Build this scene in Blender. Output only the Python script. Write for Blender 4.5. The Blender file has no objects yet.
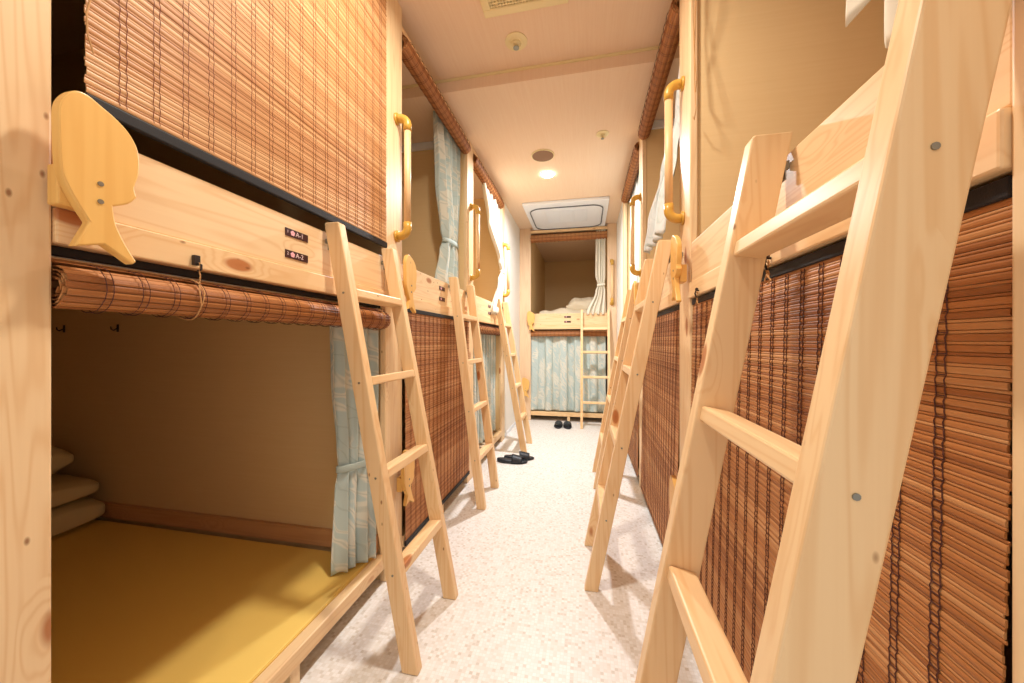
import bpy, bmesh, math, random
from mathutils import Vector, Matrix
random.seed(7)
S = bpy.context.scene
COL = S.collection
PI = math.pi

# ------------------------------------------------------------ materials
def lin(c):
    return tuple(((v/255)/12.92 if v/255 <= .04045 else ((v/255+.055)/1.055)**2.4) for v in c)+(1,)

class NT:
    def __init__(s, name):
        s.m = bpy.data.materials.new(name); s.m.use_nodes = True
        s.t = s.m.node_tree; s.t.nodes.clear()
        s.out = s.n('ShaderNodeOutputMaterial'); s.b = s.n('ShaderNodeBsdfPrincipled')
        s.l(s.b.outputs[0], s.out.inputs[0])
    def n(s, typ, **kw):
        x = s.t.nodes.new(typ)
        for k, v in kw.items(): setattr(x, k, v)
        return x
    def l(s, a, b): s.t.links.new(a, b)
    def coord(s, which='Object'): return s.n('ShaderNodeTexCoord').outputs[which]
    def mapping(s, src, scale=(1,1,1), loc=None):
        m = s.n('ShaderNodeMapping'); m.inputs['Scale'].default_value = scale
        s.l(src, m.inputs[0])
        if loc is not None: s.l(loc, m.inputs['Location'])
        return m.outputs[0]
    def noise(s, src, scale, detail=3, rough=.5, dist=0):
        x = s.n('ShaderNodeTexNoise'); x.inputs['Scale'].default_value = scale
        x.inputs['Detail'].default_value = detail; x.inputs['Roughness'].default_value = rough
        x.inputs['Distortion'].default_value = dist
        s.l(src, x.inputs['Vector']); return x.outputs['Fac']
    def ramp(s, src, stops, interp='LINEAR'):
        r = s.n('ShaderNodeValToRGB'); e = r.color_ramp; e.interpolation = interp
        while len(e.elements) < len(stops): e.elements.new(.5)
        for q, (p, c) in zip(e.elements, stops):
            q.position = p; q.color = c
        s.l(src, r.inputs[0]); return r.outputs[0]
    def mix(s, f, a, b, mode='MIX'):
        x = s.n('ShaderNodeMix', data_type='RGBA', blend_type=mode)
        for k, v in ((0, f), (6, a), (7, b)):
            if hasattr(v, 'links'): s.l(v, x.inputs[k])
            else: x.inputs[k].default_value = v
        return x.outputs[2]
    def math(s, op, a, b=0.0, c=None):
        x = s.n('ShaderNodeMath', operation=op)
        for k, v in enumerate((a, b) if c is None else (a, b, c)):
            if hasattr(v, 'links'): s.l(v, x.inputs[k])
            else: x.inputs[k].default_value = v
        return x.outputs[0]
    def bump(s, h, strength=.2, dist=.002):
        x = s.n('ShaderNodeBump'); x.inputs['Strength'].default_value = strength
        x.inputs['Distance'].default_value = dist; s.l(h, x.inputs['Height'])
        s.l(x.outputs[0], s.b.inputs['Normal'])
    def fin(s, col, rough=.5, spec=.5):
        if hasattr(col, 'links'): s.l(col, s.b.inputs['Base Color'])
        else: s.b.inputs['Base Color'].default_value = col
        s.b.inputs['Roughness'].default_value = rough
        s.b.inputs['Specular IOR Level'].default_value = spec
        return s.m

def wood(name, light, dark, knot, axis, rough=.42, knots=.5, grain=1.0):
    """pine: soft lengthwise grain and a few knots; axis = lengthwise local axis"""
    m = NT(name)
    rnd = m.n('ShaderNodeObjectInfo').outputs['Random']
    isl = m.n('ShaderNodeNewGeometry').outputs['Random Per Island']
    off = m.math('MULTIPLY', m.math('ADD', rnd, isl), 17.0)
    cx = m.n('ShaderNodeCombineXYZ')
    for i in range(3): m.l(off, cx.inputs[i])
    co = m.coord()
    sc = [1, 1, 1]; sc[axis] = .05
    p = m.mapping(co, tuple(sc), cx.outputs[0])
    ks = [8, 8, 8]; ks[axis] = 3.4
    pk = m.mapping(co, tuple(ks), cx.outputs[0])
    v = m.n('ShaderNodeTexVoronoi'); v.inputs['Scale'].default_value = 1
    m.l(pk, v.inputs['Vector'])
    d = v.outputs['Distance']
    sep = m.n('ShaderNodeSeparateColor'); m.l(v.outputs['Color'], sep.inputs[0])
    gate = m.math('LESS_THAN', sep.outputs[0], knots)
    kmask = m.math('MULTIPLY', gate, m.ramp(d, [(0, (1,1,1,1)), (.10, (.9,.9,.9,1)), (.15, (0,0,0,1))]))
    infl = m.math('MULTIPLY', gate, m.ramp(d, [(0, (1,1,1,1)), (.32, (0,0,0,1))]))
    ps = [26, 26, 26]; ps[axis] = 13
    v2 = m.n('ShaderNodeTexVoronoi'); v2.inputs['Scale'].default_value = 1
    m.l(m.mapping(co, tuple(ps), cx.outputs[0]), v2.inputs['Vector'])
    sep2 = m.n('ShaderNodeSeparateColor'); m.l(v2.outputs['Color'], sep2.inputs[0])
    pin = m.math('MULTIPLY', m.math('LESS_THAN', sep2.outputs[1], knots*.55), m.ramp(v2.outputs['Distance'], [(.05, (.8,.8,.8,1)), (.11, (0,0,0,1))]))
    n1 = m.noise(p, 9, 3, .5, .3)
    ph = m.math('ADD', m.math('MULTIPLY', n1, 34 * grain), m.math('MULTIPLY', infl, 9))
    rings = m.math('MULTIPLY_ADD', m.math('SINE', m.math('MULTIPLY', ph, 3.2)), .5, .5)
    rings = m.math('POWER', rings, 2.5)
    fine = m.noise(m.mapping(co, tuple([220 if i != axis else 6 for i in range(3)]), cx.outputs[0]), 1, 2)
    broad = m.noise(p, 3.0, 2)
    f = m.math('ADD', m.math('MULTIPLY', rings, .30), m.math('MULTIPLY', fine, .16))
    f = m.math('ADD', f, m.math('MULTIPLY', m.math('SUBTRACT', broad, .45), .9))
    col = m.mix(f, lin(light), lin(dark))
    col = m.mix(kmask, col, lin(knot))
    col = m.mix(pin, col, lin(tuple(c*.75 for c in knot)))
    m.bump(fine, .12, .0006)
    return m.fin(col, rough, .4)

PINE = [wood('pine_%s' % 'xyz'[i], (244,214,170), (218,168,112), (176,108,60), i, .42, .5) for i in range(3)]
PINE_D = [wood('bright_pine_%s' % 'xyz'[i], (246,212,164), (222,168,106), (184,112,60), i, .38, .6, .8) for i in range(3)]
FISHW = wood('yellow_pine', (240,192,112), (224,166,84), (150,92,40), 2, .4, .25, .6)
PLY = wood('plywood', (238,206,170), (222,180,140), (196,150,110), 2, .5, .0, .7)
TRIMW = wood('trim_wood', (222,172,122), (196,140,94), (140,84,48), 0, .5, .2)

def plain(name, c, rough=.5, metal=0, spec=.5, bumpn=None):
    m = NT(name); m.b.inputs['Metallic'].default_value = metal
    if bumpn:
        m.bump(m.noise(m.coord(), bumpn[0], 3), bumpn[1], .002)
    return m.fin(lin(c), rough, spec)

def wallpaper(name, c1, c2, ax):
    m = NT(name); co = m.coord()
    n = m.noise(m.mapping(co, (3, 3, 110)), 1, 3, .6)
    n2 = m.noise(co, 1.5, 2)
    col = m.mix(m.math('MULTIPLY', n, .8), lin(c1), lin(c2))
    col = m.mix(m.math('MULTIPLY', n2, .25), col, lin(c2))
    m.bump(n, .25, .001)
    return m.fin(col, .75, .2)
WALLP = wallpaper('beige_wallpaper', (242,212,162), (232,198,144), 0)
WHITEW = plain('white_wall_paint', (238,234,226), .7, 0, .25, (260, .08))

def ceilmat():
    m = NT('ceiling_paper'); co = m.coord()
    n = m.noise(m.mapping(co, (130, 4, 4)), 1, 3, .6)
    col = m.mix(n, lin((243,218,192)), lin((234,203,172)))
    m.bump(n, .2, .001)
    return m.fin(col, .7, .25)
CEIL = ceilmat()

def floormat():
    m = NT('mosaic_vinyl'); co = m.coord()
    w = m.mapping(co, (86, 86, 86))
    fl = m.n('ShaderNodeVectorMath', operation='FLOOR'); m.l(w, fl.inputs[0])
    wn = m.n('ShaderNodeTexWhiteNoise', noise_dimensions='2D'); m.l(fl.outputs[0], wn.inputs['Vector'])
    fr = m.n('ShaderNodeVectorMath', operation='FRACTION'); m.l(w, fr.inputs[0])
    sp = m.n('ShaderNodeSeparateXYZ'); m.l(fr.outputs[0], sp.inputs[0])
    ex = m.math('ABSOLUTE', m.math('SUBTRACT', sp.outputs[0], .5)); ey = m.math('ABSOLUTE', m.math('SUBTRACT', sp.outputs[1], .5))
    g = m.math('GREATER_THAN', m.math('MAXIMUM', ex, ey), .44)
    tile = m.ramp(wn.outputs['Value'], [(0, lin((206,196,184))), (.14, lin((224,218,210))), (.5, lin((234,231,228))), (1, lin((245,242,240)))])
    big = m.noise(co, 5, 3)
    tile = m.mix(m.math('MULTIPLY', big, .35), tile, lin((228,218,206)))
    col = m.mix(g, tile, lin((230,222,214)))
    h = m.math('SUBTRACT', 1.0, g)
    m.bump(h, .15, .0008)
    return m.fin(col, .38, .4)
FLOOR = floormat()

def bamboo(name, a, b, c, axis=0):
    m = NT(name)
    isl = m.n('ShaderNodeNewGeometry').outputs['Random Per Island']
    co = m.coord()
    st = m.noise(m.mapping(co, (5, 160, 160)), 1, 3, .6)
    col = m.ramp(isl, [(0, lin(a)), (.5, lin(b)), (1, lin(c))])
    col = m.mix(m.math('MULTIPLY', st, .55), col, lin(a))
    m.bump(st, .3, .0006)
    return m.fin(col, .5, .35)
BAMBOO = bamboo('bamboo_slats', (150,92,48), (192,128,74), (216,162,108))
BAMBOO_L = bamboo('pale_bamboo_slats', (176,118,70), (212,158,106), (230,184,134))
THREAD = plain('brown_thread', (88,48,38), .9)
THREAD_L = plain('dark_red_thread', (128,72,56), .9)
BLACK = plain('black_fabric_bar', (38,36,38), .6, 0, .3, (600, .2))
CORD = plain('tan_cord', (196,146,92), .8)
YPLAS = plain('mustard_plastic', (206,158,66), .35)
METAL = plain('zinc_metal', (150,150,142), .4, .9)
DARKP = plain('dark_plastic', (40,30,28), .4)
WHITEP = plain('white_plastic', (236,240,246), .35)
CREAMP = plain('cream_plastic', (238,222,172), .4)
GREYP = plain('grey_line', (92,96,104), .5)
SPK = plain('speaker_brown', (140,108,84), .7)
SLIP = plain('black_rubber', (34,36,44), .45, 0, .4, (300, .2))
MAT = plain('yellow_mat_cover', (246,208,112), .6, 0, .3, (400, .15))
QUILT = plain('cream_quilt', (226,206,160), .85, 0, .2, (60, .3))
PILLOW = plain('beige_bedding', (222,206,178), .85, 0, .2, (40, .3))
PLATE = plain('dark_plate', (64,30,34), .35)
PLATEW = plain('plate_lettering', (238,214,214), .5)
PLATEP = plain('plate_flower_pink', (246,190,200), .5)
DARKSLOT = plain('dark_slot', (60,52,40), .8)

def curtainmat(name, base, leaf, edge):
    m = NT(name); co = m.coord('UV')
    d = m.noise(m.mapping(co, (1, 1, 1)), 9, 2)
    cx = m.n('ShaderNodeVectorMath', operation='MULTIPLY_ADD')
    nt = m.n('ShaderNodeTexNoise'); nt.inputs['Scale'].default_value = 7; m.l(co, nt.inputs['Vector'])
    m.l(nt.outputs['Color'], cx.inputs[0]); cx.inputs[1].default_value = (.16, .16, 0); m.l(co, cx.inputs[2])
    v = m.n('ShaderNodeTexVoronoi', feature='SMOOTH_F1'); v.inputs['Scale'].default_value = 11
    m.l(m.mapping(cx.outputs[0], (1.3, .6, 1)), v.inputs['Vector'])
    sep = m.n('ShaderNodeSeparateColor'); m.l(v.outputs['Color'], sep.inputs[0])
    w = m.n('ShaderNodeTexWave', wave_type='BANDS', bands_direction='DIAGONAL'); w.inputs['Scale'].default_value = 9
    w.inputs['Distortion'].default_value = 9; w.inputs['Detail'].default_value = 1; m.l(co, w.inputs['Vector'])
    leafm = m.ramp(m.math('ADD', v.outputs['Distance'], m.math('MULTIPLY', w.outputs['Fac'], .25)),
                   [(.5, (1,1,1,1)), (.6, (0,0,0,1))])
    col = m.mix(leafm, lin(base), lin(leaf))
    line = m.ramp(w.outputs['Fac'], [(.0, (1,1,1,1)), (.08, (0,0,0,1))])
    col = m.mix(m.math('MULTIPLY', line, .35), col, lin(edge))
    m.bump(m.noise(co, 900, 1), .1, .0004)
    m.b.inputs['Subsurface Weight'].default_value = 0
    return m.fin(col, .75, .25)
LEAFC = curtainmat('leaf_damask_cloth', (188,202,198), (218,217,204), (150,166,158))
SHEER = curtainmat('white_damask_cloth', (222,224,222), (206,214,210), (190,198,196))
CREAMC = plain('cream_cloth', (226,218,200), .8, 0, .2, (500, .1))

def emit(name, c, s):
    m = bpy.data.materials.new(name); m.use_nodes = True; t = m.node_tree; t.nodes.clear()
    o = t.nodes.new('ShaderNodeOutputMaterial'); e = t.nodes.new('ShaderNodeEmission')
    e.inputs[0].default_value = lin(c); e.inputs[1].default_value = s
    t.links.new(e.outputs[0], o.inputs[0]); return m
GLOW = emit('lamp_glow', (255,246,228), 60)

# ------------------------------------------------------------ builders
def box(bm, x0, x1, y0, y1, z0, z1, mat=None):
    vs = [bm.verts.new(Vector(p)) for p in ((x0,y0,z0),(x1,y0,z0),(x1,y1,z0),(x0,y1,z0),(x0,y0,z1),(x1,y0,z1),(x1,y1,z1),(x0,y1,z1))]
    if mat is not None:
        for v in vs: v.co = mat @ v.co
    for f in ((0,3,2,1),(4,5,6,7),(0,1,5,4),(1,2,6,5),(2,3,7,6),(3,0,4,7)):
        bm.faces.new([vs[i] for i in f])
    return vs

def tube(bm, pts, r, n=8, caps=True, radii=None):
    pts = [Vector(p) for p in pts]; rings = []
    up = None
    for i, p in enumerate(pts):
        t = (pts[min(i+1, len(pts)-1)] - pts[max(i-1, 0)]).normalized()
        if up is None:
            a = Vector((0,0,1)) if abs(t.z) < .9 else Vector((1,0,0))
            up = (a - t*a.dot(t)).normalized()
        else:
            up = (up - t*up.dot(t)).normalized()
        s = t.cross(up); rr = radii[i] if radii else r
        rings.append([bm.verts.new(p + (up*math.cos(2*PI*k/n) + s*math.sin(2*PI*k/n))*rr) for k in range(n)])
    for a, b in zip(rings, rings[1:]):
        for k in range(n):
            bm.faces.new((a[k], a[(k+1) % n], b[(k+1) % n], b[k]))
    if caps:
        bm.faces.new(rings[0][::-1]); bm.faces.new(rings[-1])

def prism(bm, outline, y0, y1, tf=None):
    """outline (x,z) extruded from y0 to y1"""
    a = [Vector((x, y0, z)) for x, z in outline]; b = [Vector((x, y1, z)) for x, z in outline]
    if tf: a = [tf(v) for v in a]; b = [tf(v) for v in b]
    a = [bm.verts.new(v) for v in a]; b = [bm.verts.new(v) for v in b]
    n = len(a)
    bm.faces.new(a); bm.faces.new(b[::-1])
    for i in range(n): bm.faces.new((a[i], b[i], b[(i+1) % n], a[(i+1) % n]))

def lathe(bm, prof, c, n=32, axis='z', flip=1):
    rings = []
    for r, h in prof:
        ring = []
        for k in range(n):
            a = 2*PI*k/n
            ring.append(bm.verts.new((c[0]+r*math.cos(a), c[1]+r*math.sin(a), c[2]+h)))
        rings.append(ring)
    for a, b in zip(rings, rings[1:]):
        for k in range(n): bm.faces.new((a[k], a[(k+1) % n], b[(k+1) % n], b[k]))
    bm.faces.new(rings[0][::-1]); bm.faces.new(rings[-1])

def link(name, bm, mat, parent=None, bevel=0, smooth=False, seg=2):
    bmesh.ops.recalc_face_normals(bm, faces=bm.faces)
    me = bpy.data.meshes.new(name); bm.to_mesh(me); bm.free()
    me.materials.append(mat)
    o = bpy.data.objects.new(name, me); COL.objects.link(o)
    if parent: o.parent = parent
    if smooth:
        for p in me.polygons: p.use_smooth = True
    if bevel:
        md = o.modifiers.new('Bevel', 'BEVEL'); md.width = bevel; md.segments = seg; md.limit_method = 'ANGLE'
        md.angle_limit = math.radians(35); md.harden_normals = False
    return o

def tag(o, label=None, cat=None, group=None, kind=None):
    if label: o['label'] = label
    if cat: o['category'] = cat
    if group: o['group'] = group
    if kind: o['kind'] = kind
    return o

def thing(name, label, cat, loc=(0,0,0), rz=0, group=None):
    o = bpy.data.objects.new(name, None); COL.objects.link(o)
    o.empty_display_size = .05
    o.location = loc; o.rotation_euler = (0, 0, rz)
    return tag(o, label, cat, group)

def P(name, mat, parent, boxes, bevel=.003, smooth=False):
    bm = bmesh.new()
    for b in boxes: box(bm, *b)
    return link(name, bm, mat, parent, bevel, smooth)

def dup(root, label, loc=None, rz=None):
    r = root.copy(); COL.objects.link(r)
    for k in list(root.children):
        c = k.copy(); COL.objects.link(c); c.parent = r
        for g in list(k.children):
            d = g.copy(); COL.objects.link(d); d.parent = c
    r['label'] = label
    if loc is not None: r.location = loc
    if rz is not None: r.rotation_euler = (0, 0, rz)
    return r

def struct(name, bm, mat, bevel=0):
    return tag(link(name, bm, mat, None, bevel), kind='structure')

# ------------------------------------------------------------ dimensions
XL, XR, YE = -.86, .395, 4.70
H = 1.05
ZC, ZN, YS = 2.56, 2.635, 2.03       # far ceiling, near ceiling, step
PT = .145
BOARD0, BOARD1, LEDGE0 = 1.27, 1.42, 1.212
MATZ = .125
# frame: name -> (origin, rotation, opening width). local x runs along the opening (viewer's left to right), y into the bed
BAYS = {
 'L1': ((XL, .417, 0), PI/2, .988), 'L2': ((XL, 1.55, 0), PI/2, .955), 'L3': ((XL, 2.65, 0), PI/2, .955),
 'R1': ((XR, 1.445, 0), -PI/2, 1.028), 'R2': ((XR, 2.575, 0), -PI/2, .975), 'R3': ((XR, 3.72, 0), -PI/2, .99),
 'E':  ((-.71, YE, 0), 0, .99)}
WHO = {'L1': 'nearest on the left, with the open yellow matted lower berth', 'L2': 'second on the left, between two ladders', 'L3': 'third and last on the left, beside the white wall',
       'R1': 'nearest on the right, behind the large foreground ladder', 'R2': 'second on the right', 'R3': 'third and last on the right, mostly behind ladders',
       'E': 'at the far end, facing the camera'}

# ------------------------------------------------------------ room shell
bm = bmesh.new(); box(bm, -3.0, 2.5, -1.3, 6.85, -.05, 0); struct('floor', bm, FLOOR)
bm = bmesh.new()
box(bm, -3.0, 2.5, -1.3, YS, ZN, ZN+.1); box(bm, -3.0, 2.5, YS, 6.85, ZC, ZN+.1)
struct('ceiling', bm, CEIL)
bm = bmesh.new(); box(bm, -3.0, 2.5, YS-.010, YS-.0005, ZN-.012, ZN-.0005); struct('trim_1', bm, CREAMP)
bm = bmesh.new(); box(bm, -3.05, -2.95, .3, 3.8, 0, ZN); struct('wall_left', bm, WALLP)
bm = bmesh.new(); box(bm, 2.43, 2.53, .3, 3.95, 0, ZN); struct('wall_right', bm, WALLP)
bm = bmesh.new()
for y0, y1 in ((.29, .408), (1.415, 1.54), (2.515, 2.64), (3.615, 3.745)):
    b = bmesh.new(); box(b, -2.95, XL-.021, y0, y1, 0, ZN); struct('wall_left_partition', b, WALLP)
for y0, y1 in ((.28, .405), (1.455, 1.59), (2.585, 2.72), (3.73, 3.865)):
    b = bmesh.new(); box(b, XR+.021, 2.43, y0, y1, 0, ZN); struct('wall_right_partition', b, WALLP)
bm.free()
# white passage walls beyond the last bays
b = bmesh.new(); box(b, XL-.12, XL, 3.755, YE+.02, 0, ZC); struct('wall_left_passage', b, WHITEW)
b = bmesh.new(); box(b, XR, XR+.12, 3.885, YE+.02, 0, ZC); struct('wall_right_passage', b, WHITEW)
b = bmesh.new(); box(b, XL, XL+.006, 3.76, YE-.001, 0, .045); struct('baseboard_left', b, WHITEP)
b = bmesh.new(); box(b, -.86, -.75, YE+.021, 6.75, 0, ZC); struct('wall_back_left', b, WALLP)
b = bmesh.new(); box(b, .31, .42, YE+.021, 6.75, 0, ZC); struct('wall_back_right', b, WALLP)
b = bmesh.new(); box(b, -.86, .42, 6.75, 6.85, 0, ZC); struct('wall_back', b, WALLP)
# base trims along the inner partitions of the lower berths and cornices above the upper ones
n = 2
for x0, x1, y0, y1 in ((-2.94, XL-.03, 1.395, 1.4145), (-2.94, -2.925, .42, 1.39)):
    b = bmesh.new(); box(b, x0, x1, y0, y1, MATZ+.001, MATZ+.075); struct('trim_%d' % n, b, TRIMW, .002); n += 1
for x0, x1, y0, y1 in ((-2.94, XL-.05, 2.495, 2.5145), (XR+.05, 2.42, 2.565, 2.5845)):
    b = bmesh.new(); box(b, x0, x1, y0, y1, 2.505, 2.558); struct('trim_%d' % n, b, WHITEP, .002); n += 1

# ------------------------------------------------------------ bunk units
def posts_for(k):
    w = BAYS[k][2]
    return {'L1': [(-PT-.01, 0), (w, w+PT)], 'L2': [(w, w+PT)], 'L3': [(w, w+PT)],
            'R1': [(-PT-.008, 0), (w, w+PT)], 'R2': [(-PT-.008, 0)], 'R3': [(-PT, 0)],
            'E': [(-.15, 0), (w, w+.115)]}[k]
for k, (loc, rz, w) in BAYS.items():
    t = thing('bunk_bed', 'built-in pine bunk bay %s' % WHO[k], 'bunk bed', loc, rz)
    zt = {'E': ZC-.001}.get(k, None)
    for (a, c) in posts_for(k):
        if zt: top = zt
        else:
            wy = loc[1] + (a if rz > 0 else -a)
            top = (ZN if wy < YS-.05 else ZC) - .001
        P('post', PLY if k == 'E' else PINE[2], t, [(a, c, -.008, .02, .001, top)], .004)
    P('guard_board', PINE[0], t, [(.001, w-.001, -.004, .026, BOARD0+.0005, BOARD1)], .003)
    P('ledge_rail', PINE_D[0], t, [(.001, w-.001, -.014, .028, LEDGE0, BOARD0)], .003)
    P('upper_deck', PLY, t, [(.001, w-.001, .03, 2.02, 1.235, 1.262)], .002)
    P('platform_board', PLY, t, [(.001, w-.001, .032, 2.02, .075, .1)], .002)
    P('platform_rail', PINE_D[0], t, [(.001, w-.001, -.012, .03, .068, MATZ-.004)], .004)
    for u in (.5,):
        P('leg', PINE[2], t, [(u-.018, u+.018, -.005, .03, .001, .068)], .002)
    if k != 'R1': pass
    P('header_batten', PINE_D[0], t, [(.001, w-.001, -.03, .03, 2.486, 2.52)] if k == 'E' else [(.001, w-.001, -.005, .03, 2.532, 2.558)] if k not in ('L1', 'R1') else [(.001, w-.001, -.005, .03, 2.60, 2.634)], .002)

def ceil_top(k): return 2.60 if k in ('L1', 'R1') else 2.532

# mats on the lower and upper decks
for k, (loc, rz, w) in BAYS.items():
    m = thing('sleeping_mat', 'flat yellow sleeping mat %s' % {
        'L1': 'in the open lower berth at the left foreground', 'L2': 'behind the lower blind of the second left bay', 'L3': 'behind the leaf curtain of the last left bay',
        'R1': 'behind the nearest lower blind on the right', 'R2': 'behind the second lower blind on the right', 'R3': 'behind the third lower blind on the right', 'E': 'behind the leaf curtain of the end bay'}[k],
        'mat', loc, rz) if k == 'L1' else None
    if m:
        P('mat_pad', MAT, m, [(.006, w-.03, .034, 2.0, .1005, MATZ)], .006, False)
        P('front_piping', MAT, m, [(.006, w-.03, .0305, .0335, .101, MATZ-.002)], .001)

# ------------------------------------------------------------ blinds
PITCH = .0108
def threads_u(w, gap=.0105):
    out = []; u = .045
    while u < w-.02: out += [u, u+gap]; u += .053
    return out
def slat(bm, x0, x1, yc, z, h, th):
    # flat bamboo strip with rounded front
    pr = [(-th, -h*.5), (-th*1.5, -h*.2), (-th*1.5, h*.2), (-th, h*.5), (0, h*.5), (0, -h*.5)]
    a = [bm.verts.new((x0, yc+p, z+q)) for p, q in pr]; b = [bm.verts.new((x1, yc+p, z+q)) for p, q in pr]
    bm.faces.new(a); bm.faces.new(b[::-1])
    for i in range(6): bm.faces.new((a[i], b[i], b[(i+1) % 6], a[(i+1) % 6]))
def blind_down(k, u0, u1, z0, z1, yc, mat, thr, label, bottom_bar=False, top_bar=True, seed=1, tilt=0, ps=1.0):
    loc, rz, w = BAYS[k]; rnd = random.Random(seed)
    t = thing('bamboo_blind', label, 'blind', loc, rz, None)
    bm = bmesh.new(); z = z1 - .006; i = 0
    zs = []
    while z > z0:
        thin = (i % 2 == 1)
        h = (.0034 if thin else .0072)*ps
        e = rnd.uniform(-.0018, .0018)
        yy = yc + tilt*(z1-z)
        slat(bm, u0+e, u1+e, yy + rnd.uniform(-.0004, .0004), z, h, .0012 if thin else .0016)
        zs.append((z, yy)); z -= (h*.5 + .0006 + (.0036 if thin else .0017)*ps); i += 1
    link('slats', bm, mat, t)
    bm = bmesh.new()
    for u in threads_u(u1-u0):
        pts = [(u0+u+(.0007 if (j % 4 < 2) else -.0007), y-.0032+(.0011 if j % 2 else 0), zz) for j, (zz, y) in enumerate(zs)]
        tube(bm, pts, .0008 if k == 'R1' else .0006, 4)
    us = threads_u(u1-u0)
    for a, b in (zip(us[::2], us[1::2]) if k == 'R1' else ()):
        for zz, y in zs[1::2]:
            box(bm, u0+a, u0+b, y-.0032, y-.0022, zz-.0006, zz+.0006)
    link('stitching', bm, thr, t)
    if top_bar: P('head_rail', BLACK, t, [(u0, u1, yc-.006, yc+.004, z1-.003, z1+.018)], .002)
    if bottom_bar:
        P('bottom_bar', BLACK, t, [(u0-.002, u1+.002, yc-.007, yc+.005, z0-.026, z0-.002)], .003)
    return t
def blind_roll(k, u0, u1, zc, r, yc, mat, thr, label, seed=1, ztop=None, clip=None):
    loc, rz, w = BAYS[k]; rnd = random.Random(seed)
    t = thing('rolled_bamboo_blind', label, 'blind', loc, rz, None)
    bm = bmesh.new()
    turns = 4; ang = .5*PI; rr = r; path = []
    while rr > r*.35:
        j = rnd.uniform(-.0008, .0008)
        y = yc - (rr+j)*math.cos(ang); z = zc + (rr+j)*math.sin(ang)
        e = rnd.uniform(-.0022, .0022)
        wd = .0112; m = Matrix.Translation((0, y, z)) @ Matrix.Rotation(ang, 4, 'X')
        # strip tangential to the spiral
        tt = Vector((0, math.sin(ang), math.cos(ang))); nn = Vector((0, -math.cos(ang), math.sin(ang)))
        c = Vector((0, y, z)); pr = []
        for s_, o_ in ((-.5, 0), (-.25, .0011), (.25, .0011), (.5, 0), (.5, -.0014), (-.5, -.0014)):
            pr.append(c + tt*wd*s_ + nn*o_)
        a = [bm.verts.new(p + Vector((u0+e, 0, 0))) for p in pr]; b = [bm.verts.new(p + Vector((u1+e, 0, 0))) for p in pr]
        bm.faces.new(a); bm.faces.new(b[::-1])
        for i in range(6): bm.faces.new((a[i], b[i], b[(i+1) % 6], a[(i+1) % 6]))
        st = .0128/rr; ang += st; rr -= .0065*st/(2*PI)
    # the flat piece that runs up to the rail
    if ztop:
        z = zc + r*.6
        while z < ztop - .004:
            slat(bm, u0, u1, yc+r*.55, z, .0085, .0014); z += .0102
    link('slats', bm, mat, t)
    bm = bmesh.new()
    for u in threads_u(u1-u0):
        pts = []
        for q in range(17):
            a = -PI*.75 + 2*PI*.8*q/16
            pts.append((u0+u+rnd.uniform(-.0006, .0006), yc-(r+.0022)*math.cos(a), zc+(r+.0022)*math.sin(a)))
        tube(bm, pts, .0008, 4)
    link('stitching', bm, thr, t)
    if ztop: P('head_rail', BLACK, t, [(u0, u1, yc+r*.3, yc+r*.55+.004, ztop-.004, ztop+.012)], .002)
    # tie cords with their clips
    for u in (clip or []):
        bm = bmesh.new()
        pts = []
        for q in range(25):
            a = -PI*.5 + 2*PI*q/24
            pts.append((u+.003*math.sin(3*a), yc-(r+.005)*math.cos(a), zc+(r+.005)*math.sin(a)))
        tube(bm, pts, .0014, 5)
        for s_ in (-1, 1):
            tube(bm, [(u+s_*.002*math.cos(q*1.2), yc-r*.55-.012+.002*math.sin(q*1.2+s_), zc+r*.85+q*.0042) for q in range(12)], .0012, 5)
        tube(bm, [(u, yc-r*.7-.004, zc+r*.8), (u-.006, yc-r*1.05, zc+.3*r), (u-.004, yc-r*1.1, zc-.4*r)], .0012, 5)
        link('tie_cord', bm, CORD, t)
        bm = bmesh.new(); zz = zc+r*.85+.045
        box(bm, u-.006, u+.006, -.024, -.0145, zz-.004, zz+.018)
        tube(bm, [(u, -.02, zz+.002), (u, -.034, zz-.004), (u, -.034, zz-.014), (u, -.024, zz-.016)], .0025, 6)
        link('cord_clip', bm, DARKP, t, .001)
    return t

# upper blind drawn down over the nearest left berth (flush with the post faces)
t = blind_down('L1', .034, .978, 1.480, 2.60, -.016, BAMBOO_L, THREAD_L,
  'pale bamboo slat blind drawn down over the upper berth at the upper left', True, True, 3, 0, 1.3)
bm = bmesh.new()
pts = [(.15, -.026, 1.90), (.105, -.028, 1.80), (.062, -.028, 1.71), (.038, -.027, 1.655), (.030, -.027, 1.61), (.032, -.026, 1.575), (.040, -.025, 1.55)]
tube(bm, pts, .0016, 6); link('pull_cord', bm, CORD, t)
# rolled lower blind below the left guard board
blind_roll('L1', .005, .99, 1.143, .040, .004, BAMBOO, THREAD, 'thick rolled bamboo blind under the nearest left guard board, above the yellow mat', 5, LEDGE0-.012, [.21, .93])
blind_down('L2', .004, .951, .10, LEDGE0-.018, -.021, BAMBOO, THREAD, 'brown bamboo blind covering the lower berth between the first and second left ladders', True, True, 6)
blind_roll('L3', .004, .955, 1.150, .036, .004, BAMBOO, THREAD, 'rolled bamboo blind above the leaf curtain of the last left lower berth', 8, LEDGE0-.012)
blind_roll('L2', .004, .951, 2.475, .042, .0, BAMBOO, THREAD, 'rolled bamboo blind along the ceiling above the second left upper berth', 9, 2.53)
blind_roll('L3', .004, .955, 2.475, .042, .0, BAMBOO, THREAD, 'rolled bamboo blind along the ceiling above the last left upper berth', 10, 2.53)
blind_roll('R2', .004, .966, 2.475, .042, .0, BAMBOO, THREAD, 'rolled bamboo blind along the ceiling above the second right upper berth', 11, 2.53)
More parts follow.
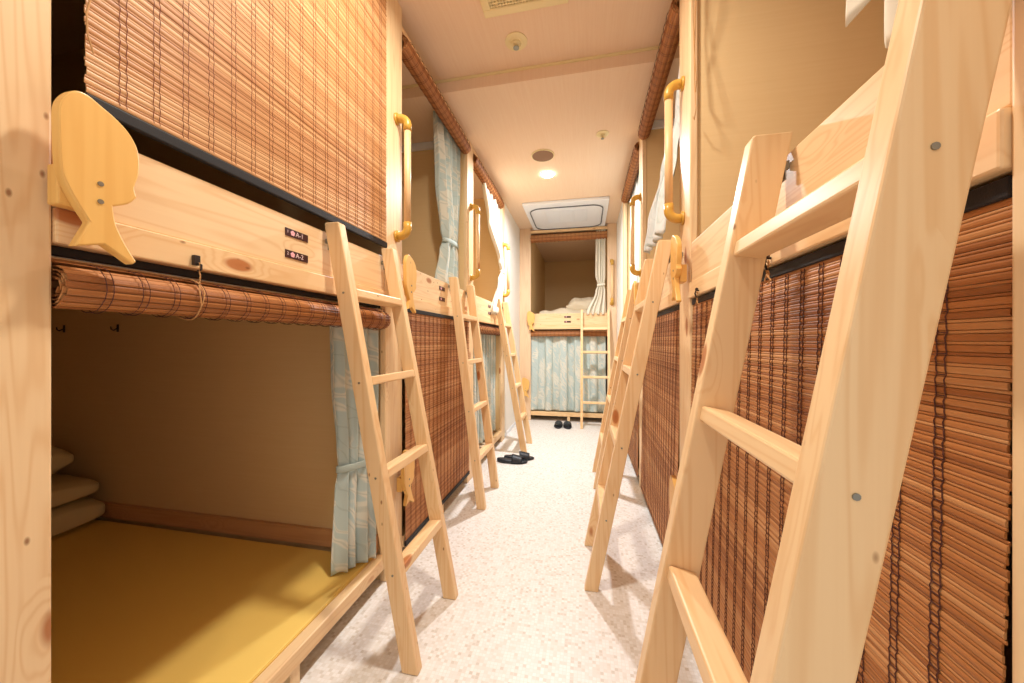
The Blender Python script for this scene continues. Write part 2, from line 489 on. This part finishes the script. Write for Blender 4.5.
blind_roll('R3', .004, .995, 2.475, .042, .0, BAMBOO, THREAD, 'rolled bamboo blind along the ceiling above the last right upper berth', 12, 2.53)
tR = blind_roll('R1', .004, 1.02, 2.545, .042, .0, BAMBOO, THREAD, 'rolled bamboo blind above the nearest right upper berth with looped cords hanging by the post', 13, 2.60)
bm = bmesh.new()
lp = [(.03, .0, 2.5), (.028, -.005, 2.3), (.045, -.006, 2.12), (.066, -.004, 1.985), (.05, -.002, 1.955), (.032, 0, 1.98), (.026, 0, 2.1), (.05, 0, 2.3), (.062, 0, 2.5)]
tube(bm, lp, .0017, 6)
lp = [(.02, .004, 2.5), (.018, .004, 2.2), (.03, 0, 1.98), (.055, -.004, 1.93), (.06, -.004, 1.885), (.04, -.004, 1.86), (.018, -.002, 1.885)]
tube(bm, lp, .0015, 6)
link('pull_cord', bm, CORD, tR)
def clip_hooks(k, us, z, y):
    loc, rz, w = BAYS[k]
tB = {}
tB['R1'] = blind_down('R1', .004, 1.022, .05, LEDGE0-.022, .004, BAMBOO, THREAD, 'dark brown bamboo blind behind the largest foreground ladder on the right', True, True, 21, -.02)
tB['R2'] = blind_down('R2', .004, .966, .05, LEDGE0-.022, .004, BAMBOO, THREAD, 'brown bamboo blind of the second right lower berth, ending just above the floor', True, True, 22, -.02)
tB['R3'] = blind_down('R3', .004, .996, .06, LEDGE0-.022, .004, BAMBOO, THREAD, 'brown bamboo blind of the last right lower berth, behind the ladders', True, True, 23, -.02)
for k in ('R1', 'R2'):
    w = BAYS[k][2]
    for u in (.13, w-.42):
        bm = bmesh.new()
        for s_ in (-1, 1):
            tube(bm, [(u+s_*.004*math.cos(q*1.1), -.020+.002*math.sin(q*1.1), LEDGE0-.028+q*.004) for q in range(10)], .0015, 5)
        tube(bm, [(u-.012, -.02, LEDGE0-.034), (u, -.022, LEDGE0-.022), (u+.014, -.02, LEDGE0-.036), (u+.004, -.022, LEDGE0-.042)], .0016, 5)
        link('tie_cord', bm, CORD, tB[k])
        bm = bmesh.new()
        tube(bm, [(u+.002, -.015, LEDGE0+.012), (u+.002, -.024, LEDGE0+.012), (u+.002, -.027, LEDGE0+.002), (u+.002, -.022, LEDGE0-.012)], .0028, 6)
        lathe(bm, [(.001, -.006), (.005, -.003), (.005, .003), (.001, .006)], (u+.002, -.022, LEDGE0+.016), 10)
        link('cord_clip', bm, DARKP, tB[k], 0)
# end bay blinds
blind_roll('E', .004, .986, 1.150, .036, .004, BAMBOO, THREAD, 'rolled bamboo blind under the guard board at the far end', 14, LEDGE0-.012)
blind_roll('E', .004, .986, 2.418, .052, .0, BAMBOO, THREAD, 'rolled bamboo blind at the top of the far end berth below the air conditioner', 15, 2.472)

# ------------------------------------------------------------ curtains
def curtain(k, rows, yc, mat, label, folds=6, tie=None, seed=1, thick=.002, nu=90, nz=60, rod=None, tiemat=None, diag=0, hs=0):
    """rows: (z, u0, u1, fold depth, y offset) from top to bottom"""
    loc, rz, w = BAYS[k]; rnd = random.Random(seed)
    t = thing('curtain', label, 'curtain', loc, rz)
    ph = [rnd.uniform(0, 6.28) for _ in range(6)]
    def samp(z):
        for a, b in zip(rows, rows[1:]):
            if b[0] <= z <= a[0]:
                f = (a[0]-z)/(a[0]-b[0]); f = f*f*(3-2*f)
                return [a[i]+(b[i]-a[i])*f for i in range(1, 5)]
        return rows[-1][1:]
    bm = bmesh.new(); uvl = bm.loops.layers.uv.new('UVMap'); grid = []
    z1, z0 = rows[0][0], rows[-1][0]
    cloth_w = max(r[2]-r[1] for r in rows)*1.7
    for j in range(nz+1):
        z = z1+(z0-z1)*j/nz; a, b, am, yo = samp(z); row = []
        for i in range(nu+1):
            s = i/nu
            x = a+(b-a)*(s+.012*math.sin(2*PI*folds*s*2+ph[0]))
            hemz = .006*math.sin(2*PI*folds*s+ph[3]) if j == nz else 0
            y = yc+yo+am*(math.sin(2*PI*folds*s+ph[0]+.5*math.sin(z*4+ph[1])) + .35*math.sin(2*PI*folds*1.63*s+ph[2]+z*1.5))
            y += diag*(1-s)
            row.append((bm.verts.new((x, y, z+hemz+hs*max(0, min(1, (.36-s)/.10))*(j/nz))), (s*cloth_w, z)))
        grid.append(row)
    for j in range(nz):
        for i in range(nu):
            q = [grid[j][i], grid[j][i+1], grid[j+1][i+1], grid[j+1][i]]
            f = bm.faces.new([v[0] for v in q])
            for lp_, v in zip(f.loops, q): lp_[uvl].uv = v[1]
    o = link('cloth', bm, mat, t, 0, True)
    sd = o.modifiers.new('Solidify', 'SOLIDIFY'); sd.thickness = thick; sd.offset = 0
    if tie:
        a, b, am, yo = samp(tie); c = (a+b)/2; hw = (b-a)/2+.006; d = am*1.35+.006
        bm = bmesh.new()
        N = 28; zs = ((-.014, 1.0), (-.010, 1.06), (.010, 1.06), (.014, 1.0)); rings = []
        for dz, sc in zs:
            rings.append([bm.verts.new((c+hw*sc*math.cos(2*PI*q/N), yc+yo+diag*(.5-.5*math.cos(2*PI*q/N))+d*sc*math.sin(2*PI*q/N), tie+dz+.004*math.cos(2*PI*q/N))) for q in range(N)])
        for r1, r2 in zip(rings, rings[1:]):
            for q in range(N): bm.faces.new((r1[q], r1[(q+1) % N], r2[(q+1) % N], r2[q]))
        tb = link('tieback', bm, tiemat or mat, t, 0, True)
        sd = tb.modifiers.new('Solidify', 'SOLIDIFY'); sd.thickness = .002; sd.offset = 0
    if rod:
        bm = bmesh.new(); tube(bm, [(.002, yc, rod), (w-.002, yc, rod)], .005, 10)
        link('curtain_rod', bm, WHITEP, t, 0, True)
    return t
LC = 'leaf patterned pale blue curtain '
curtain('L1', [(1.20, .79, .98, .014, 0), (.90, .80, .98, .015, 0), (.62, .83, .97, .014, 0), (.54, .84, .96, .012, 0), (.46, .825, .965, .016, 0), (.137, .80, .94, .022, -.012)],
        .03, LEAFC, LC+'tied back beside the yellow mat, behind the nearest left ladder', 4, .54, 31, rod=1.2, diag=.08)
curtain('L2', [(2.54, .58, .945, .024, 0), (2.1, .62, .945, .028, 0), (1.80, .68, .945, .024, 0), (1.74, .70, .94, .018, 0), (1.66, .66, .945, .026, 0), (1.435, .58, .945, .03, 0)],
        .07, LEAFC, LC+'tied back in the second left upper berth', 5, 1.74, 32, rod=2.545)
curtain('L3', [(1.20, .01, .95, .014, 0), (.14, .01, .95, .018, 0)], .06, LEAFC, LC+'hanging closed in the last left lower berth', 10, None, 33, rod=1.2)
curtain('L3', [(2.54, .30, .94, .02, 0), (2.15, .50, .94, .02, -.01), (1.85, .80, .94, .016, -.04), (1.76, .85, .93, .012, -.05), (1.66, .76, .93, .02, -.05), (1.31, .50, .76, .02, -.05)],
        .02, CREAMC, 'cream curtain tied back and spilling out of the last left upper berth', 5, 1.76, 34, rod=2.545)
curtain('R3', [(2.54, .02, .97, .014, 0), (1.43, .02, .97, .018, 0)], .06, SHEER, 'white patterned curtain hanging closed in the last right upper berth', 11, None, 35, rod=2.545)
curtain('R2', [(2.54, .86, .955, .012, .02), (2.1, .80, .955, .014, .0), (1.85, .74, .955, .016, -.05), (1.66, .60, .955, .018, -.085), (1.525, .54, .955, .016, -.10)],
        .03, SHEER, 'white patterned curtain flaring out beside the yellow elbowed handle on the right', 4, None, 36, rod=2.545)
curtain('R1', [(2.54, .80, 1.02, .010, .02), (1.9, .81, 1.02, .010, .02), (1.75, .82, 1.01, .010, .0), (1.56, .80, 1.02, .012, -.01), (1.448, .79, 1.02, .010, -.01)],
        .03, CREAMC, 'white folded curtain hem at the top right corner above the guard board', 3, None, 37, rod=2.545, hs=.105)
curtain('E', [(1.20, .01, .98, .022, 0), (.129, .005, .98, .034, -.02)], .062, LEAFC, LC+'drawn closed across the far end lower berth', 5, None, 38, rod=1.2)
curtain('E', [(2.54, .845, .97, .016, 0), (1.9, .84, .97, .016, 0), (1.78, .87, .955, .012, 0), (1.70, .84, .97, .018, 0), (1.40, .72, .975, .024, -.01)],
        .0, CREAMC, 'white curtain tied back at the right of the far end upper berth', 4, 1.78, 39, rod=2.545)

# ------------------------------------------------------------ ladders
def make_ladder(label, loc, rz, top_y, foot_y, width=.37, sw=.055, st=.035, height=1.46, rz_=(.305, .61, .915, 1.21)):
    """local origin on the floor under the left stile; leans towards +y"""
    t = thing('ladder', label, 'ladder', loc, rz, None)
    L = math.hypot(height, top_y-foot_y); a = math.atan2(top_y-foot_y, height)
    # local shear so the feet stay flat on the floor
    k = (top_y-foot_y)/height
    sw2 = sw/math.cos(a)
    for x0 in (0, width-st):
        bm = bmesh.new()
        # bevelled top: front edge cut away
        prof = [(-sw2/2, .001), (sw2/2, .001), (sw2/2, height), (-sw2/2+.004, height), (-sw2/2, height-.005)]
        A = [bm.verts.new((x0, foot_y+y+k*z, z)) for y, z in prof]; B = [bm.verts.new((x0+st, foot_y+y+k*z, z)) for y, z in prof]
        bm.faces.new(A); bm.faces.new(B[::-1]); n = len(A)
        for i in range(n): bm.faces.new((A[i], B[i], B[(i+1) % n], A[(i+1) % n]))
        s = link('stile', bm, PINE_D[2], t, .003)
        for zz in rz_:
            bm = bmesh.new()
            y = foot_y+k*zz; xx = x0-.0006 if x0 == 0 else x0+st+.0006
            d = -1 if x0 == 0 else 1
            tube(bm, [(xx-d*.001, y, zz), (xx+d*.0008, y, zz)], .0036, 10)
            link('screw', bm, METAL, s)
        bm = bmesh.new(); y = foot_y+k*(height-.06)+sw2/2
        box(bm, x0+.006, x0+st-.006, y, y+.0025, height-.09, height-.035)
        box(bm, x0+.012, x0+st-.012, y+.002, max(y+.006, -.006), height-.066, height-.05)
        link('hook', bm, METAL, t, .0008)
    for zz in rz_:
        bm = bmesh.new(); y = foot_y+k*zz
        box(bm, st, width-st, -.026, .026, -.015, .015, Matrix.Translation((0, y, zz)) @ Matrix.Rotation(-a*.9, 4, 'X'))
        link('rung', bm, PINE_D[0], t, .004)
    return t
def lad(k, u, top, foot, label, **kw):
    loc, rz, w = BAYS[k]; R = Matrix.Rotation(rz, 4, 'Z')
    p = Vector(loc) + R @ Vector((u, 0, 0))
    return make_ladder(label, p, rz, top, foot, **kw)
lad('L1', .612, -.038, -.32, 'pine ladder leaning on the nearest left bunk, beside the dark number plates', width=.368, sw=.054, st=.034, height=1.445)
lad('L2', .577, -.038, -.225, 'second pine ladder from the left foreground, just before the black slide sandals')
lad('L3', .625, -.038, -.30, 'farthest pine ladder on the left, in front of the white wall')
lad('R1', .638, -.040, -.314, 'huge foreground pine ladder at the right, its near stile cut off by the frame', sw=.068, st=.036, width=.412, height=1.452, rz_=(.253, .578, .903, 1.228))
lad('R2', .68, -.075, -.37, 'second pine ladder on the right, with the flaring white curtain above it')
lad('R3', .76, -.04, -.31, 'pine ladder farthest along the right side, seen overlapping the second one')
lad('E', .655, -.038, -.34, 'pine ladder facing the camera at the far end bunk', sw=.05, st=.03, width=.36)

# ------------------------------------------------------------ fish
FP = [(-0.0338,0.1494),(-0.0199,0.1523),(-0.0032,0.1451),(0.019,0.1337),(0.038,0.1162),(0.049,0.0907),(0.0495,0.053),(0.043,0.0261),(0.0465,0.0087),(0.0341,-0.0074),(0.0131,-0.0196),(0.0167,-0.0483),(0.0308,-0.0825),(0.046,-0.1088),(0.0395,-0.1152),(0.0011,-0.0886),(-0.0349,-0.101),(-0.0175,-0.0566),(-0.0303,-0.0341),(-0.0433,-0.0063),(-0.0503,0.0186),(-0.0525,0.071),(-0.0525,0.1127),(-0.0451,0.1349)]
def smooth_outline(pts):
    out = []; n = len(pts); sharp = {8, 10, 13, 14, 15, 16, 17}
    for i in range(n):
        p0, p1, p2, p3 = pts[i-1], pts[i], pts[(i+1) % n], pts[(i+2) % n]
        if i in sharp: p0 = p1
        if (i+1) % n in sharp: p3 = p2
        for s in (0, .33, .66):
            out.append(tuple(.5*((2*p1[c])+(-p0[c]+p2[c])*s+(2*p0[c]-5*p1[c]+4*p2[c]-p3[c])*s*s+(-p0[c]+3*p1[c]-3*p2[c]+p3[c])*s**3) for c in (0, 1)))
    return out
FO = smooth_outline(FP)
def place(k, u, y, z):
    loc, rz, w = BAYS[k]; return Vector(loc) + Matrix.Rotation(rz, 4, 'Z') @ Vector((u, y, z))
fish = thing('wooden_fish', 'large yellow wooden fish mounted upright by the left foreground post', 'wooden fish', place('L1', .034, -.05, 1.304), BAYS['L1'][1], 'wooden fish on the bunk posts')
bm = bmesh.new(); prism(bm, FO, -.009, .009); fb = link('fish_body', bm, FISHW, fish, .003, False)
for z in (.012, -.018):
    bm = bmesh.new(); tube(bm, [(-.004, -.0105, z), (-.004, -.0085, z)], .004, 12); link('screw', bm, METAL, fb)
P('mounting_block', FISHW, fish, [(-.045, .02, .0092, .034, -.035, .03)], .003)
def dfish(k, u, z, label, y=-.054): dup(fish, label, place(k, u, y, z), BAYS[k][1])
dfish('L2', -.01, 1.30, 'wooden fish seen edge-on at guard board height just behind the nearest left ladder')
dfish('L2', -.03, .40, 'low wooden fish near the floor behind the nearest left ladder')
dfish('R1', -.01, 1.31, 'wooden fish on the right post below the yellow elbowed handle')
dfish('R1', -.03, .37, 'low wooden fish standing near the floor before the right blind')
dfish('R2', .0, 1.32, 'wooden fish on the farther right post, above the second right ladder')
dfish('E', .012, 1.30, 'wooden fish at the left end of the far bunk guard board')
dfish('E', -.06, .42, 'low wooden fish at the left of the far leaf curtain')

# ------------------------------------------------------------ grab handles
def make_handle(label, loc, rz):
    t = thing('grab_handle', label, 'handle', loc, rz, 'grab handles on the bunk posts')
    r = .0165
    bm = bmesh.new(); tube(bm, [(0, -.055, .05), (0, -.055, .50)], r*.93, 18); link('grip_bar', bm, PINE_D[2], t, 0, True)
    for s, zc in ((1, .545), (-1, .005)):
        bm = bmesh.new(); pts = []
        pts.append((0, -.055, zc-s*.06))
        for q in range(9):
            a = q/8*PI/2; R = .035
            pts.append((0, -.055+R*(1-math.cos(a)), zc-s*R+s*R*math.sin(a)))
        pts.append((0, .0, zc))
        tube(bm, pts, r*1.12, 18)
        tube(bm, [(0, -.008, zc), (0, .0, zc)], r*1.6, 18)
        link('elbow_bracket', bm, YPLAS, t, 0, True)
    return t
h = make_handle('wooden grab handle with mustard elbows on the post beside the pale upper left blind', place('L1', 1.08, -.0085, 1.53), PI/2)
dup(h, 'grab handle on the second left post, between leaf and cream curtains', place('L2', 1.035, -.0085, 1.53), PI/2)
dup(h, 'farthest left grab handle, on the post before the white wall', place('L3', 1.02, -.0085, 1.53), PI/2)
dup(h, 'largest grab handle on the right, on the post with the hanging cords', place('R2', .97+.07, -.0085, 1.54), -PI/2)
dup(h, 'grab handle on the farther right post, left of the flaring white curtain', place('R3', 1.0+.07, -.0085, 1.53), -PI/2)
dup(h, 'grab handle facing the camera on the right panel of the far end bunk', place('E', 1.045, -.0085, 1.53), 0)

# ------------------------------------------------------------ number plates
def text_mesh(name, s, size, mat, parent, loc):
    cu = bpy.data.curves.new(name, 'FONT'); cu.body = s; cu.size = size; cu.extrude = .0003; cu.align_x = 'LEFT'; cu.align_y = 'CENTER'
    o = bpy.data.objects.new(name, cu); COL.objects.link(o)
    dg = bpy.context.evaluated_depsgraph_get(); dg.update()
    me = bpy.data.meshes.new_from_object(o.evaluated_get(dg)); bpy.data.objects.remove(o)
    me.materials.clear(); me.materials.append(mat)
    for v in me.vertices:
        x, y, z = v.co; v.co = (x, -z, y)
    q = bpy.data.objects.new(name, me); COL.objects.link(q); q.parent = parent; q.location = loc
    return q
def plate(k, u, z, num, code, label):
    t = thing('number_plate', label, 'number plate', place(k, u, -.0045, z), BAYS[k][1])
    P('plate_back', PLATE, t, [(-.043, .043, -.002, 0, -.0115, .0115)], .0006)
    bm = bmesh.new()
    for q in range(5):
        a = PI/2+q*2*PI/5; cx, cz = -.0175+.0045*math.cos(a), .0045*math.sin(a)
        prism(bm, [(cx+.0036*math.cos(2*PI*j/10), cz+.0036*math.sin(2*PI*j/10)) for j in range(10)], -.0031-.00005*q, -.002)
    link('flower_mark', bm, PLATEP, t)
    if code:
        text_mesh('lettering', code, .020, PLATEW, t, (-.006, -.0024, .0))
        text_mesh('numeral', num, .012, PLATEW, t, (-.038, -.0024, .001))
    return t
plate('L1', .505, 1.372, '1', 'A-1', 'small dark plate reading A-1 on the left guard board, upper of its pair')
plate('L1', .505, 1.308, '2', 'A-2', 'small dark plate reading A-2 on the left guard board, lower of its pair')
for k, w_ in (('L2', 'second left guard board'), ('L3', 'last left guard board'), ('E', 'far end guard board')):
    plate(k, .487, 1.372, '', '', 'tiny dark plate on the %s, upper of its pair' % w_)
    plate(k, .487, 1.308, '', '', 'tiny dark plate on the %s, lower of its pair' % w_)

# ------------------------------------------------------------ ceiling fittings
# ventilation grille on the near ceiling
t = thing('ceiling_vent', 'cream ceiling vent with dark mesh grille at the top of the picture', 'vent', (-.275, 1.46, ZN), 0)
P('frame', CREAMP, t, [(-.20, .20, -.20, -.16, -.022, -.0005), (-.20, .20, .16, .20, -.022, -.0005), (-.20, -.16, -.16, .16, -.022, -.0005), (.16, .20, -.16, .16, -.022, -.0005)], .005)
P('backing', DARKSLOT, t, [(-.16, .16, -.16, .16, -.006, -.001)], 0)
bm = bmesh.new()
for i in range(22): box(bm, -.16, .16, -.157+i*.0145, -.1515+i*.0145, -.018, -.009)
for i in range(22): box(bm, -.157+i*.0145, -.1525+i*.0145, -.16, .16, -.017, -.010)
link('grille', bm, CREAMP, t)
def sprinkler(label, x, y, zc, s=1):
    t = thing('ceiling_sprinkler', label, 'sprinkler', (x, y, zc))
    bm = bmesh.new(); lathe(bm, [(.045*s, -.0005), (.045*s, -.004), (.03*s, -.008), (.024*s, -.012)], (0, 0, 0), 28); link('escutcheon', bm, CREAMP, t, 0, False)
    bm = bmesh.new(); lathe(bm, [(.02*s, -.012), (.02*s, -.018), (.008*s, -.022), (.008*s, -.028)], (0, 0, 0), 18)
    for q in range(3):
        a = q*2*PI/3
        tube(bm, [(.018*s*math.cos(a), .018*s*math.sin(a), -.016), (.016*s*math.cos(a), .016*s*math.sin(a), -.03), (.004*math.cos(a), .004*math.sin(a), -.034)], .0022, 6)
    link('nozzle', bm, CREAMP, t)
    bm = bmesh.new(); lathe(bm, [(.012*s, -.0345), (.012*s, -.037)], (0, 0, 0), 16); link('deflector', bm, METAL, t)
sprinkler('cream sprinkler head on the near ceiling, in front of the ceiling step', -.356, 1.84, ZN, 1.3)
sprinkler('small sprinkler head on the far ceiling, right of the bright downlight', .125, 2.66, ZC, 1.0)
t = thing('ceiling_speaker', 'round brown flush ceiling speaker just before the bright downlight', 'speaker', (-.335, 2.87, ZC))
bm = bmesh.new(); lathe(bm, [(.094, -.0005), (.094, -.006), (.088, -.007)], (0, 0, 0), 40); link('rim', bm, CREAMP, t)
bm = bmesh.new(); lathe(bm, [(.086, -.0071), (.086, -.0085), (.04, -.010)], (0, 0, 0), 40); link('grille', bm, SPK, t)
def downlight(label, x, y, zc, power, visible=True, col=(1, .86, .68)):
    t = thing('ceiling_downlight', label, 'downlight', (x, y, zc), 0, None)
    bm = bmesh.new(); lathe(bm, [(.058, -.0005), (.058, -.004), (.05, -.007), (.045, -.004)], (0, 0, 0), 36); link('rim', bm, WHITEP, t)
    bm = bmesh.new(); lathe(bm, [(.054, -.0072), (.054, -.0095)], (0, 0, 0), 32); link('lamp_disc', bm, GLOW, t)
    ld = bpy.data.lights.new('downlight_lamp', 'AREA'); ld.shape = 'DISK'; ld.size = .12; ld.energy = power; ld.color = col; ld.spread = math.radians(170)
    lo = bpy.data.objects.new('downlight_lamp', ld); COL.objects.link(lo); lo.parent = t; lo.location = (0, 0, -.012)
downlight('bright downlight on the far ceiling behind the brown speaker', -.33, 3.20, ZC, 42, col=(.93, .965, 1))
downlight('downlight on the near ceiling above the foreground ladders', -.30, 1.0, ZN, 20, col=(1, .93, .82))
downlight('downlight over the near end of the corridor behind the camera', -.25, -.75, ZN, 5, col=(1, .94, .84))

# air conditioner cassette
t = thing('air_conditioner', 'white square ceiling air conditioner cassette above the far end bunk', 'air conditioner', (-.21, 4.235, ZC))
P('panel', WHITEP, t, [(-.46, .46, -.43, .44, -.034, -.0005)], .008)
bm = bmesh.new()
def rr(w, h, r, n=8):
    o = []
    for cx, cy, a0 in ((w-r, h-r, 0), (-w+r, h-r, 90), (-w+r, -h+r, 180), (w-r, -h+r, 270)):
        for i in range(n+1):
            a = math.radians(a0+90*i/n); o.append((cx+r*math.cos(a), cy+r*math.sin(a)))
    return o
o_ = rr(.405, .37, .13); pts = [(x, y+.055, -.040) for x, y in o_]; pts.append(pts[0])
tube(bm, pts, .006, 6, False); link('outlet_line', bm, GREYP, t)
bm = bmesh.new()
for i in range(22): box(bm, -.24, .24, -.20+i*.018, -.190+i*.018, -.039, -.0345)
for i in range(4): box(bm, -.24+i*.158, -.234+i*.158, -.2, .2, -.040, -.0345)
link('intake_grille', bm, WHITEP, t)
bm = bmesh.new()
for s in (-1, 1):
    box(bm, s*.30-.025, s*.30+.025, -.16, .2, -.038, -.0345)
box(bm, -.22, .22, -.27, -.24, -.038, -.0345)
link('louvre', bm, WHITEP, t, .001)

# ------------------------------------------------------------ sandals
def make_sandal(label, loc, rz):
    t = thing('slide_sandal', label, 'sandal', loc, rz, 'black slide sandals on the floor')
    out = []
    for i in range(40):
        a = 2*PI*i/40; x = .135*math.cos(a); y = .047*math.sin(a)*(1.0+.14*math.cos(a) - .16*math.exp(-((math.cos(a)+.15)/.35)**2)) + .004*math.cos(2*a)
        out.append((x, y))
    bm = bmesh.new()
    lv = [(.0005, .94), (.008, 1.0), (.018, 1.0), (.024, .95)]; rings = []
    for z, s in lv: rings.append([bm.verts.new((x*s, y*s, z+(.006*(-x/.135) if z > .01 else 0)+.004*(x < -.05)*(z > .01))) for x, y in out])
    for a, b in zip(rings, rings[1:]):
        for k in range(40): bm.faces.new((a[k], a[(k+1) % 40], b[(k+1) % 40], b[k]))
    bm.faces.new(rings[0][::-1]); bm.faces.new(rings[-1])
    link('sole', bm, SLIP, t, 0, True)
    bm = bmesh.new(); g = []
    for i in range(9):
        u = i/8; x = .002+u*.09; hw = .052-.004*u; hh = .062-.020*u; row = []
        for j in range(15):
            a = PI*j/14; row.append(bm.verts.new((x, hw*math.cos(a), .012+hh*math.sin(a)**.8)))
        g.append(row)
    for a, b in zip(g, g[1:]):
        for j in range(14): bm.faces.new((a[j], a[j+1], b[j+1], b[j]))
    o = link('strap', bm, SLIP, t, 0, True)
    sd = o.modifiers.new('Solidify', 'SOLIDIFY'); sd.thickness = .006; sd.offset = -1
    return t
s = make_sandal('black slide sandal on the floor by the left ladders, the nearer of that pair', (-.62, 3.02, 0), .05)
dup(s, 'black slide sandal on the floor by the left ladders, the farther of that pair', (-.575, 3.115, 0), .18)
dup(s, 'dark slide sandal at the foot of the far end bunk, left one of that pair', (-.318, 4.42, 0), -PI/2-.05)
dup(s, 'dark slide sandal at the foot of the far end bunk, right one of that pair', (-.212, 4.42, 0), -PI/2+.08)

# ------------------------------------------------------------ bedding
def soft(name, label, cat, dims, loc, rz=0, mat=QUILT, amp=.012, seed=1, puff=.35, group=None, rx=0, freq=9):
    rnd = random.Random(seed); ph = [rnd.uniform(0, 6) for _ in range(8)]
    bm = bmesh.new(); bmesh.ops.create_cube(bm, size=1)
    bmesh.ops.subdivide_edges(bm, edges=bm.edges, cuts=11, use_grid_fill=True)
    for v in bm.verts:
        x, y, z = v.co*2
        ex = max(abs(x), abs(y))
        th = (1-max(0, abs(x)-.0)**6*puff)*(1-abs(y)**6*puff)
        nx = x*(1-.06*abs(z)**4*(abs(y)**2)) ; ny = y*(1-.06*abs(z)**4*(abs(x)**2))
        w = amp*(math.sin(freq*x+ph[0]+2*y)+math.sin(freq*.8*y+ph[1]-1.5*x)+.6*math.sin(freq*1.9*x*y+ph[2]))
        zz = z*th
        v.co = Vector((nx*dims[0]/2, ny*dims[1]/2, dims[2]/2*(zz+1)+(w if z > -.9 else 0)*(.5+.5*z)))
    o = link(name, bm, mat, None, 0, True)
    md = o.modifiers.new('Sub', 'SUBSURF'); md.levels = 1; md.render_levels = 1
    o.location = loc; o.rotation_euler = (rx, 0, rz)
    return tag(o, label, cat, group)
f = soft('folded_futon', 'lower folded cream futon stacked in the dark left corner of the open berth', 'futon', (.52, .72, .13), (-2.675, 1.02, MATZ+.001), 0, QUILT, .003, 1, .25)
f2 = soft('folded_blanket', 'middle folded cream blanket lying on the futon in the open berth', 'blanket', (.50, .70, .10), (-2.68, 1.015, MATZ+.134), 0, QUILT, .003, 2, .25)
f3 = soft('pillow', 'cream pillow on top of the folded bedding in the open berth', 'pillow', (.38, .56, .18), (-2.74, 1.05, MATZ+.236), .04, QUILT, .004, 3, .5)
soft('duvet', 'crumpled beige duvet in the upper berth at the far end', 'duvet', (.85, .70, .22), (-.21, 5.15, 1.264), .05, PILLOW, .022, 5, .5, None, 0, 7)
soft('pillow', 'crumpled beige pillow leaning on the duvet in the far end upper berth', 'pillow', (.42, .34, .15), (-.02, 5.12, 1.492), -.2, PILLOW, .015, 6, .6, None, .3, 6)
# wall hooks in the open berth
def hook(label, x, y, z):
    t = thing('wall_hook', label, 'hook', (x, y, z), 0, None)
    P('hook_plate', DARKP, t, [(-.007, .007, -.003, -.0002, -.02, .02)], .001)
    bm = bmesh.new(); tube(bm, [(0, -.002, .0), (0, -.02, -.012), (0, -.028, -.006), (0, -.03, .008)], .003, 6); link('prong', bm, DARKP, t)
hook('small dark wall hook in the open left berth, right of the two', -2.41, 1.4145, 1.12)
hook('small dark wall hook in the open left berth, left of the two', -2.80, 1.4145, 1.12)

# ------------------------------------------------------------ world, camera
w = bpy.data.worlds.new('World'); S.world = w; w.use_nodes = True
bg = w.node_tree.nodes['Background']; bg.inputs[0].default_value = (1, .94, .88, 1); bg.inputs[1].default_value = .62
cam = bpy.data.cameras.new('Camera'); co = bpy.data.objects.new('Camera', cam); COL.objects.link(co)
cam.sensor_width = 36; cam.lens = 355/1024*36; cam.clip_start = .01
co.location = (0, 0, H); co.rotation_euler = (PI/2, 0, math.atan(73/355))
S.camera = co
S.view_settings.view_transform = 'Standard'; S.view_settings.look = 'None'
S.view_settings.gamma = 1; S.view_settings.use_curve_mapping = False
S.view_settings.exposure = 0.24
